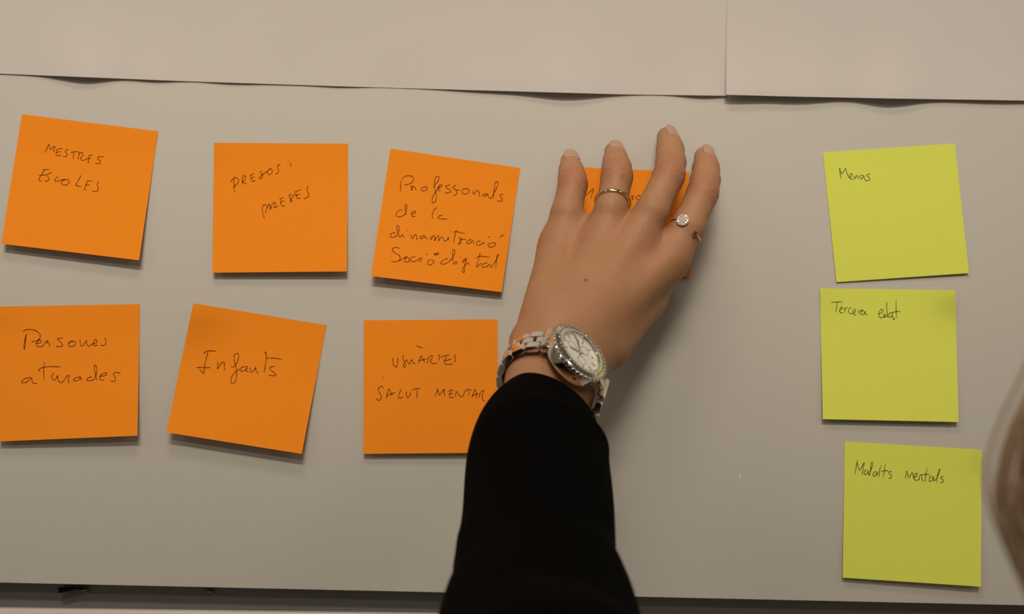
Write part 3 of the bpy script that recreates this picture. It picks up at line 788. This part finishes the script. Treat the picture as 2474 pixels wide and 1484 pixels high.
for k in range(44):
    a = 2 * math.pi * k / 44
    dr = WB * math.cos(a) + WA * math.sin(a); tg = WA * math.cos(a) - WB * math.sin(a)
    st.ball(bz + dr * 14.1 * mm + WN * 0.75 * mm, (dr, tg, WN), (0.6 * mm, 0.6 * mm, 0.4 * mm), 6, 4)
o = st.build('set_stones', M['steel'], bezel); o['kind'] = 'stuff'
ring_frame(bz, [(0, -1.25), (11.7, -1.25), (11.7, -1.0), (0, -1.0)], 'dial', M['dial'])
dial = [o for o in watch.children if o.name.startswith('dial')][0]
mk = MB()
for k in range(12):
    a = 2 * math.pi * k / 12
    dr = WB * math.cos(a) + WA * math.sin(a); tg = WA * math.cos(a) - WB * math.sin(a)
    mk.box(bz + dr * 9.6 * mm - WN * 0.9 * mm, (dr, tg, WN), (1.3 * mm, 0.28 * mm, 0.12 * mm))
mk.build('hour_marker', M['dialmark'], dial)
for bb, aa in ((-4.9, 0.6), (2.6, -4.2), (2.4, 4.4)):
    MB().lathe(bz + WB * bb * mm + WA * aa * mm - WN * 0.93 * mm, WN, WB, [(2.5 * mm, -.06 * mm), (2.72 * mm, -.06 * mm), (2.72 * mm, .06 * mm), (2.5 * mm, .06 * mm)], 28, True).build('subdial_ring', M['dialmark'], dial)
for ang, ln, w in ((200, 6.0, 0.42), (112, 8.6, 0.34), (118, 9.5, 0.12)):
    a = math.radians(ang); dr = WB * math.cos(a) + WA * math.sin(a); tg = WA * math.cos(a) - WB * math.sin(a)
    MB().box(bz + dr * (ln / 2 - 1) * mm - WN * 0.65 * mm, (dr, tg, WN), ((ln / 2 + 1) * mm, w * mm, 0.09 * mm)).build('watch_hand', M['dialmark'], watch)
MB().lathe(bz - WN * 0.85 * mm, WN, WB, [(0.9 * mm, 0), (0.9 * mm, .4 * mm), (0.5 * mm, .55 * mm), (0, .55 * mm)], 16).build('hand_hub', M['rose'], watch, smooth=40)
ring_frame(bz, [(0, 0.55), (11.55, 0.25), (11.55, 0.75), (9.0, 0.95), (0, 1.1)], 'crystal', M['glass'])
# small oval mark engraved on the case flank
a = math.atan2(-0.97, 0.25); dr = WB * math.cos(a) + WA * math.sin(a); tg = WA * math.cos(a) - WB * math.sin(a)
MB().ball(bz + dr * 16.05 * mm - WN * 4.8 * mm, (tg, WN, dr), (1.3 * mm, 0.8 * mm, 0.15 * mm), 14, 6).build('engraved_mark', M['hidden_mark'], case)

# bracelet: an oval round the wrist in the WB / WN plane
SA, SB = 26.5, 23.0
def ov(th): return (SA * math.cos(th), SB * math.sin(th))
ths = np.linspace(0, 2 * math.pi, 4001)
pp = np.stack([SA * np.cos(ths), SB * np.sin(ths)], 1)
sl_ = np.concatenate([[0], np.cumsum(np.linalg.norm(np.diff(pp, axis=0), axis=1))])
def th_at(s_): return float(np.interp(s_ % sl_[-1], sl_, ths))
def frame_at(s_):
    th_ = th_at(s_); x, y = ov(th_)
    tx, ty = -SA * math.sin(th_), SB * math.cos(th_); q = math.hypot(tx, ty); tx /= q; ty /= q
    return at_w(x * mm, y * mm, 0), WB * tx + WN * ty, WB * ty - WN * tx      # point, tangent, outward
def link(c, tan, out, ln, th_, a0, a1, m, parent, name='bracelet_link'):
    """stadium-profile link from a0 to a1 across the band"""
    r = th_ / 2; hl = ln / 2 - r; prof = []
    for sgn in (1, -1):
        for k in range(7):
            q = math.radians(-90 + 180 * k / 6)
            prof.append((sgn * (hl + r * math.cos(q)), sgn * r * math.sin(q)))
    vs = []; npf = len(prof); bev = 0.25
    for aa, shr in ((a0, bev), (a0 + bev, 0), (a1 - bev, 0), (a1, bev)):
        for x, y in prof:
            sx = 1 - shr / max(hl + r, 1e-6); sy = 1 - shr / r
            vs.append(c + tan * (x * sx * mm) + out * (y * sy * mm) + WA * (aa * mm))
    fs = [list(range(npf))[::-1], [3 * npf + k for k in range(npf)]]
    for j in range(3):
        for k in range(npf):
            k2 = (k + 1) % npf; fs.append((j * npf + k, j * npf + k2, (j + 1) * npf + k2, (j + 1) * npf + k))
    o = obj(name, vs, fs, m, parent); auto_smooth(o, 40); return o
s_top = float(np.interp(math.pi / 2, ths, sl_))
s_lugL = s_top + 19.3; s_lugR = s_top - 20.0 + sl_[-1]
LUGT = 2.6
pitch = 7.6
for s_l, sgn in ((s_lugL, 1), (s_lugR, -1)):
    c, tan, out = frame_at(s_l); c = c + out * 1.2 * mm
    MB().lathe(c, WA, out, [(0, -8.4 * mm), (1.3 * mm, -8.4 * mm), (2.2 * mm, -8.0 * mm), (2.3 * mm, -7.4 * mm), (2.3 * mm, 7.4 * mm), (2.2 * mm, 8.0 * mm), (1.3 * mm, 8.4 * mm), (0, 8.4 * mm)], 24).build('lug_bar', M['steel2'], watch, smooth=40)
    ed = bz + (WB * (-1 if sgn > 0 else 1)) * 14.5 * mm - WN * 4.6 * mm
    mid = (c + ed) / 2; dv = (c - ed); ln = dv.length; dv.normalize(); nn = WA.cross(dv).normalized()
    MB().box(mid, (dv, WA, nn), (ln / 2, 2.6 * mm, 1.9 * mm), 0.5 * mm).build('lug', M['steel2'], watch, smooth=40)
    for e_ in (-1, 1):
        MB().box(c + WA * (e_ * 8.45 * mm), (out, tan, WA), (1.1 * mm, 0.22 * mm, 0.1 * mm)).build('screw_slot', M['hidden_mark'], watch)
arc = s_lugR - s_lugL
nl = int(round((arc - 5.0) / pitch)); pitch = (arc - 5.0) / nl
for k in range(nl):
    s_ = s_lugL + 2.5 + pitch * (k + 0.5)
    c, tan, out = frame_at(s_)
    for a0, a1 in ((-7.4, -2.6), (2.6, 7.4)):
        link(c, tan, out, pitch * 1.02, 3.3, a0, a1, M['steel'], watch)
    if k < nl - 1 or True:
        c2, tan2, out2 = frame_at(s_ - pitch * 0.5)
        link(c2, tan2, out2, pitch * 0.92, 3.0, -2.4, 2.4, M['steel'], watch)

# ------------------------------------------------------------------ rings
A_, B_ = FING['ring'][1][0], FING['ring'][2][0]
A0_ = FING['ring'][0][0]
c = A_.lerp(B_, 0.27) - UPV * 0.001; ax_ = ((B_ - A0_).normalized() + FWD * 0.50 - RGT * 0.10).normalized(); e1 = (RGT - ax_ * RGT.dot(ax_)).normalized()
rr = 8.95
prof = [((rr + o1) * mm, h * mm) for o1, h in ((0, -1.25), (0.55, -1.2), (0.95, -0.8), (1.1, 0), (0.95, 0.8), (0.55, 1.2), (0, 1.25), (-.1, 0))]
o = MB().lathe(c, ax_, e1, prof, 72, True).build('finger_ring', M['gold'], origin=c, smooth=50)
tag(o, 'plain polished yellow gold band on the ring finger', 'ring')
A0_, A_, B_ = FING['index'][0][0], FING['index'][1][0], FING['index'][2][0]
c = A0_.lerp(A_, 0.82); ax_ = (B_ - A0_).normalized()
ring2 = root('finger_ring', c, 'open ring with white stone cluster and small ruby on the index finger', 'ring')
tc_ = (CAM - c).normalized(); e1 = (tc_ - ax_ * tc_.dot(ax_)).normalized(); e2 = ax_.cross(e1)
if e2.dot(RGT) < 0: e2 = -e2
def rp(ang, r_, h=0): return c + (e1 * math.cos(ang) + e2 * math.sin(ang)) * (r_ * mm) + ax_ * (h * mm)
ri = 9.35
a_cl, a_ru = math.radians(-22), math.radians(31)
def hh(a): return 1.5 - 3.0 * ((a - a_cl) / (a_ru - a_cl)) if a_cl <= a <= a_ru else 0
pts = []
for k in range(64):
    a = a_ru + (2 * math.pi - (a_ru - a_cl)) * k / 63
    u = k / 63
    h = -1.6 + 3.4 * u
    pts.append(rp(a, ri, h))
MB().tube(pts, 0.55 * mm, 10).build('band', M['rosegold'], ring2, smooth=60)
pc = rp(a_cl, ri + 0.9, 1.8); nn = (e1 * math.cos(a_cl) + e2 * math.sin(a_cl)); u1 = ax_; u2 = nn.cross(u1)
MB().lathe(pc - nn * 0.5 * mm, nn, u1, [(0, -0.7 * mm), (2.0 * mm, -0.7 * mm), (3.4 * mm, 0), (3.5 * mm, 0.5 * mm), (0, 0.5 * mm)], 32).build('cluster_setting', M['rosegold'], ring2, smooth=40)
spots = [(0, 0)] + [(1.35 * math.cos(q * math.pi / 3), 1.35 * math.sin(q * math.pi / 3)) for q in range(6)] + [(2.65 * math.cos(q * math.pi / 6 + .2), 2.65 * math.sin(q * math.pi / 6 + .2)) for q in range(12)]
for x, y in spots:
    b_ = MB(); cc = pc + u1 * x * mm + u2 * y * mm
    tl = nn + u1 * random.uniform(-.25, .25) + u2 * random.uniform(-.25, .25); tl.normalize(); v1 = tl.orthogonal().normalized()
    b_.lathe(cc, tl, v1, [(0.35 * mm, -0.3 * mm), (0.68 * mm, 0.15 * mm), (0.38 * mm, 0.5 * mm)], 8)
    b_.build('brilliant', M['stone'], ring2)
pr = rp(a_ru, ri + 0.9, -1.5); nn = (e1 * math.cos(a_ru) + e2 * math.sin(a_ru)); u1 = ax_; u2 = nn.cross(u1)
MB().lathe(pr - nn * 0.4 * mm, nn, u1, [(0, -0.6 * mm), (1.0 * mm, -0.6 * mm), (1.55 * mm, 0.2 * mm), (1.3 * mm, 0.4 * mm), (0, 0.3 * mm)], 20).build('ruby_setting', M['rosegold'], ring2, smooth=40)
bd_ = MB()
for k in range(12):
    q = 2 * math.pi * k / 12
    bd_.ball(pr + (u1 * math.cos(q) + u2 * math.sin(q)) * 1.6 * mm, (u1, u2, nn), (.3 * mm, .3 * mm, .35 * mm), 6, 4)
o = bd_.build('beaded_rim', M['rosegold'], ring2); o['kind'] = 'stuff'
MB().lathe(pr, nn, u1, [(0.9 * mm, -0.2 * mm), (1.3 * mm, 0.2 * mm), (0.75 * mm, 0.65 * mm)], 8).build('ruby', M['ruby'], ring2)

# ------------------------------------------------------------------ the second person at the edge: long wavy hair close to the lens
def H_(px, py, depth):                 # a place at a given distance from the camera
    r = FWD + RGT * ((px - IW / 2) / FPX) - UPV * ((py - IH / 2) / FPX)
    return CAM + r * depth
D1 = 0.44
hc = CAM + FWD * D1 + RGT * 0.2350 - UPV * 0.041
p2 = root('person', hc - Vector((0, 0, 0.42)), 'bystander with long wavy light brown hair, only a blurred lock in view', 'person')
FH = Field(hc - Vector((0.24, 0.2, 0.44)), hc + Vector((0.24, 0.2, 0.15)), 0.0045)
fwd2 = Vector((-0.12, 0.99, 0)).normalized(); sd2 = Vector((fwd2.y, -fwd2.x, 0)); Z = Vector((0, 0, 1))
def hp(f, sd, z): return hc + fwd2 * f + sd2 * sd + Z * z
F = FH.new()
FH.cap(F, hp(-.015, 0, .03), hp(.02, 0, .025), .074, .068, .02)
FH.cap(F, hp(.03, 0, -.03), hp(.055, 0, -.085), .052, .026, .03)
FH.cap(F, hp(.088, 0, .0), hp(.103, 0, -.03), .007, .011, .01)
for sg in (-1, 1):
    FH.cap(F, hp(0, .068 * sg, 0), hp(0, .070 * sg, -.03), .011, .008, .008)
    FH.cap(F, hp(.072, .032 * sg, .018), hp(.078, .014 * sg, .020), .008, .008, .008)
    FH.cap(F, hp(.070, .004 * sg, -.062), hp(.068, .018 * sg, -.061), .007, .004, .006)
FH.cap(F, hp(-.02, 0, -.06), hp(-.03, 0, -.19), .05, .055, .03)
FH.cap(F, hp(-.03, -.14, -.22), hp(-.03, .14, -.22), .05, .05, .05)
FH.cap(F, hp(-.03, 0, -.25), hp(-.03, 0, -.40), .11, .12, .08)
v, f = FH.mesh(F); v = relax(v, f, 4)
bod = obj('head_and_shoulders', v, f, M['skin'], p2, smooth=True)
at = bod.data.attributes.new('flush', 'FLOAT', 'POINT')
for sg in (-1, 1):
    MB().ball(hp(.077, .030 * sg, .003), (sd2, Z, fwd2), (.011, .008, .008), 14, 8).build('eye', M['dial'], bod, smooth=60)
# jumper over the shoulders
F = FH.new()
FH.cap(F, hp(-.03, -.145, -.225), hp(-.03, .145, -.225), .056, .056, .05)
FH.cap(F, hp(-.03, 0, -.255), hp(-.03, 0, -.405), .116, .125, .08)
v, f = FH.mesh(F); v = relax(v, f, 4)
obj('jumper', v, f, M['cloth'], p2, smooth=True)
# solid under-layer of hair
F = FH.new()
FH.cap(F, hp(-.025, 0, .032), hp(-.004, 0, .034), .076, .071, .015)
FH.cap(F, hp(-.040, 0, 0), hp(-.055, 0, -.17), .056, .040, .03)
for sg in (-1, 1):
    FH.cap(F, hp(-.02, .052 * sg, .02), hp(-.03, .058 * sg, -.16), .024, .018, .03)
v, f = FH.mesh(F); v = relax(v, f, 3)
obj('hair', v, f, M['hair2'], p2, smooth=True)
def strands(path, wid, count, rad, mb):
    base = catmull(path, 5); nB = len(base)
    for k in range(count):
        ox, oy = random.gauss(0, 1), random.gauss(0, 1); ph = random.uniform(0, 6.28); fr = random.uniform(.12, .25)
        q = []
        for i, p in enumerate(base):
            sp = wid * (0.55 + 0.45 * math.sin(math.pi * i / nB))
            q.append(p + RGT * (ox * sp + 0.0008 * math.sin(i * fr + ph)) + FWD * (oy * sp + 0.0008 * math.cos(i * fr + ph)))
        mb.tube(q, [rad * (1 if i < nB - 4 else 0.5) for i in range(nB)], 5)
# long strands combed from the crown over the head and down the back
mbs = [MB(), MB()]
for k in range(190):
    az = math.radians(58 + 244 * (k + random.uniform(-.4, .4)) / 189)        # 0 = face
    ca, sa = math.cos(az), math.sin(az)
    ln = random.uniform(.17, .24); ph = random.uniform(0, 6.28); am = random.uniform(.002, .005)
    pts = []
    for j in range(6):
        t = math.radians(6 + 17 * j)
        pts.append(hp(-.012 + .101 * math.sin(t) * ca, .080 * math.sin(t) * sa, .036 + .083 * math.cos(t)))
    for j in range(1, 7):
        q = j / 6
        sw = 1.0 - .10 * math.sin(math.pi * q)
        pts.append(hp(-.012 + .101 * ca * sw - .012 * q + am * math.sin(ph + 5 * q), .080 * sa * sw + am * math.cos(ph + 5 * q), .036 - ln * q))
    strands(pts, 0.0018, 6, 0.0009, mbs[k % 2])
for mb_, m_ in zip(mbs, (M['hair'], M['hair2'])):
    o = mb_.build('hair_strands', m_, p2); o['kind'] = 'stuff'
# the loose locks that curl out to the side
def px_path(pts, dep): return [H_(x + 14, y, dep) for x, y in pts]
TOP = [(3150, 190), (2860, 300), (2660, 480), (2565, 720)]
def lock(pts, dep, wid, count, m, rad=0.0006):
    mb_ = MB(); strands(px_path(TOP + pts, dep), wid, count, rad, mb_); mb_.build('hair_lock', m, p2, smooth=60)
lock([(2476, 930), (2432, 1040), (2408, 1130), (2404, 1200), (2422, 1280), (2455, 1370), (2490, 1450), (2540, 1560)], D1, 0.0012, 8, M['hair'])
lock([(2490, 960), (2445, 1050), (2418, 1120), (2412, 1190), (2432, 1240), (2468, 1290), (2530, 1400)], D1 + .004, 0.0011, 5, M['hair'])
lock([(2500, 1000), (2472, 1120), (2450, 1200), (2448, 1260), (2468, 1330), (2500, 1420), (2560, 1540)], D1 + .008, 0.0013, 5, M['hair'])
lock([(2510, 960), (2482, 1060), (2468, 1140), (2472, 1220), (2505, 1300), (2560, 1450)], D1 + .012, 0.0014, 9, M['hair2'])
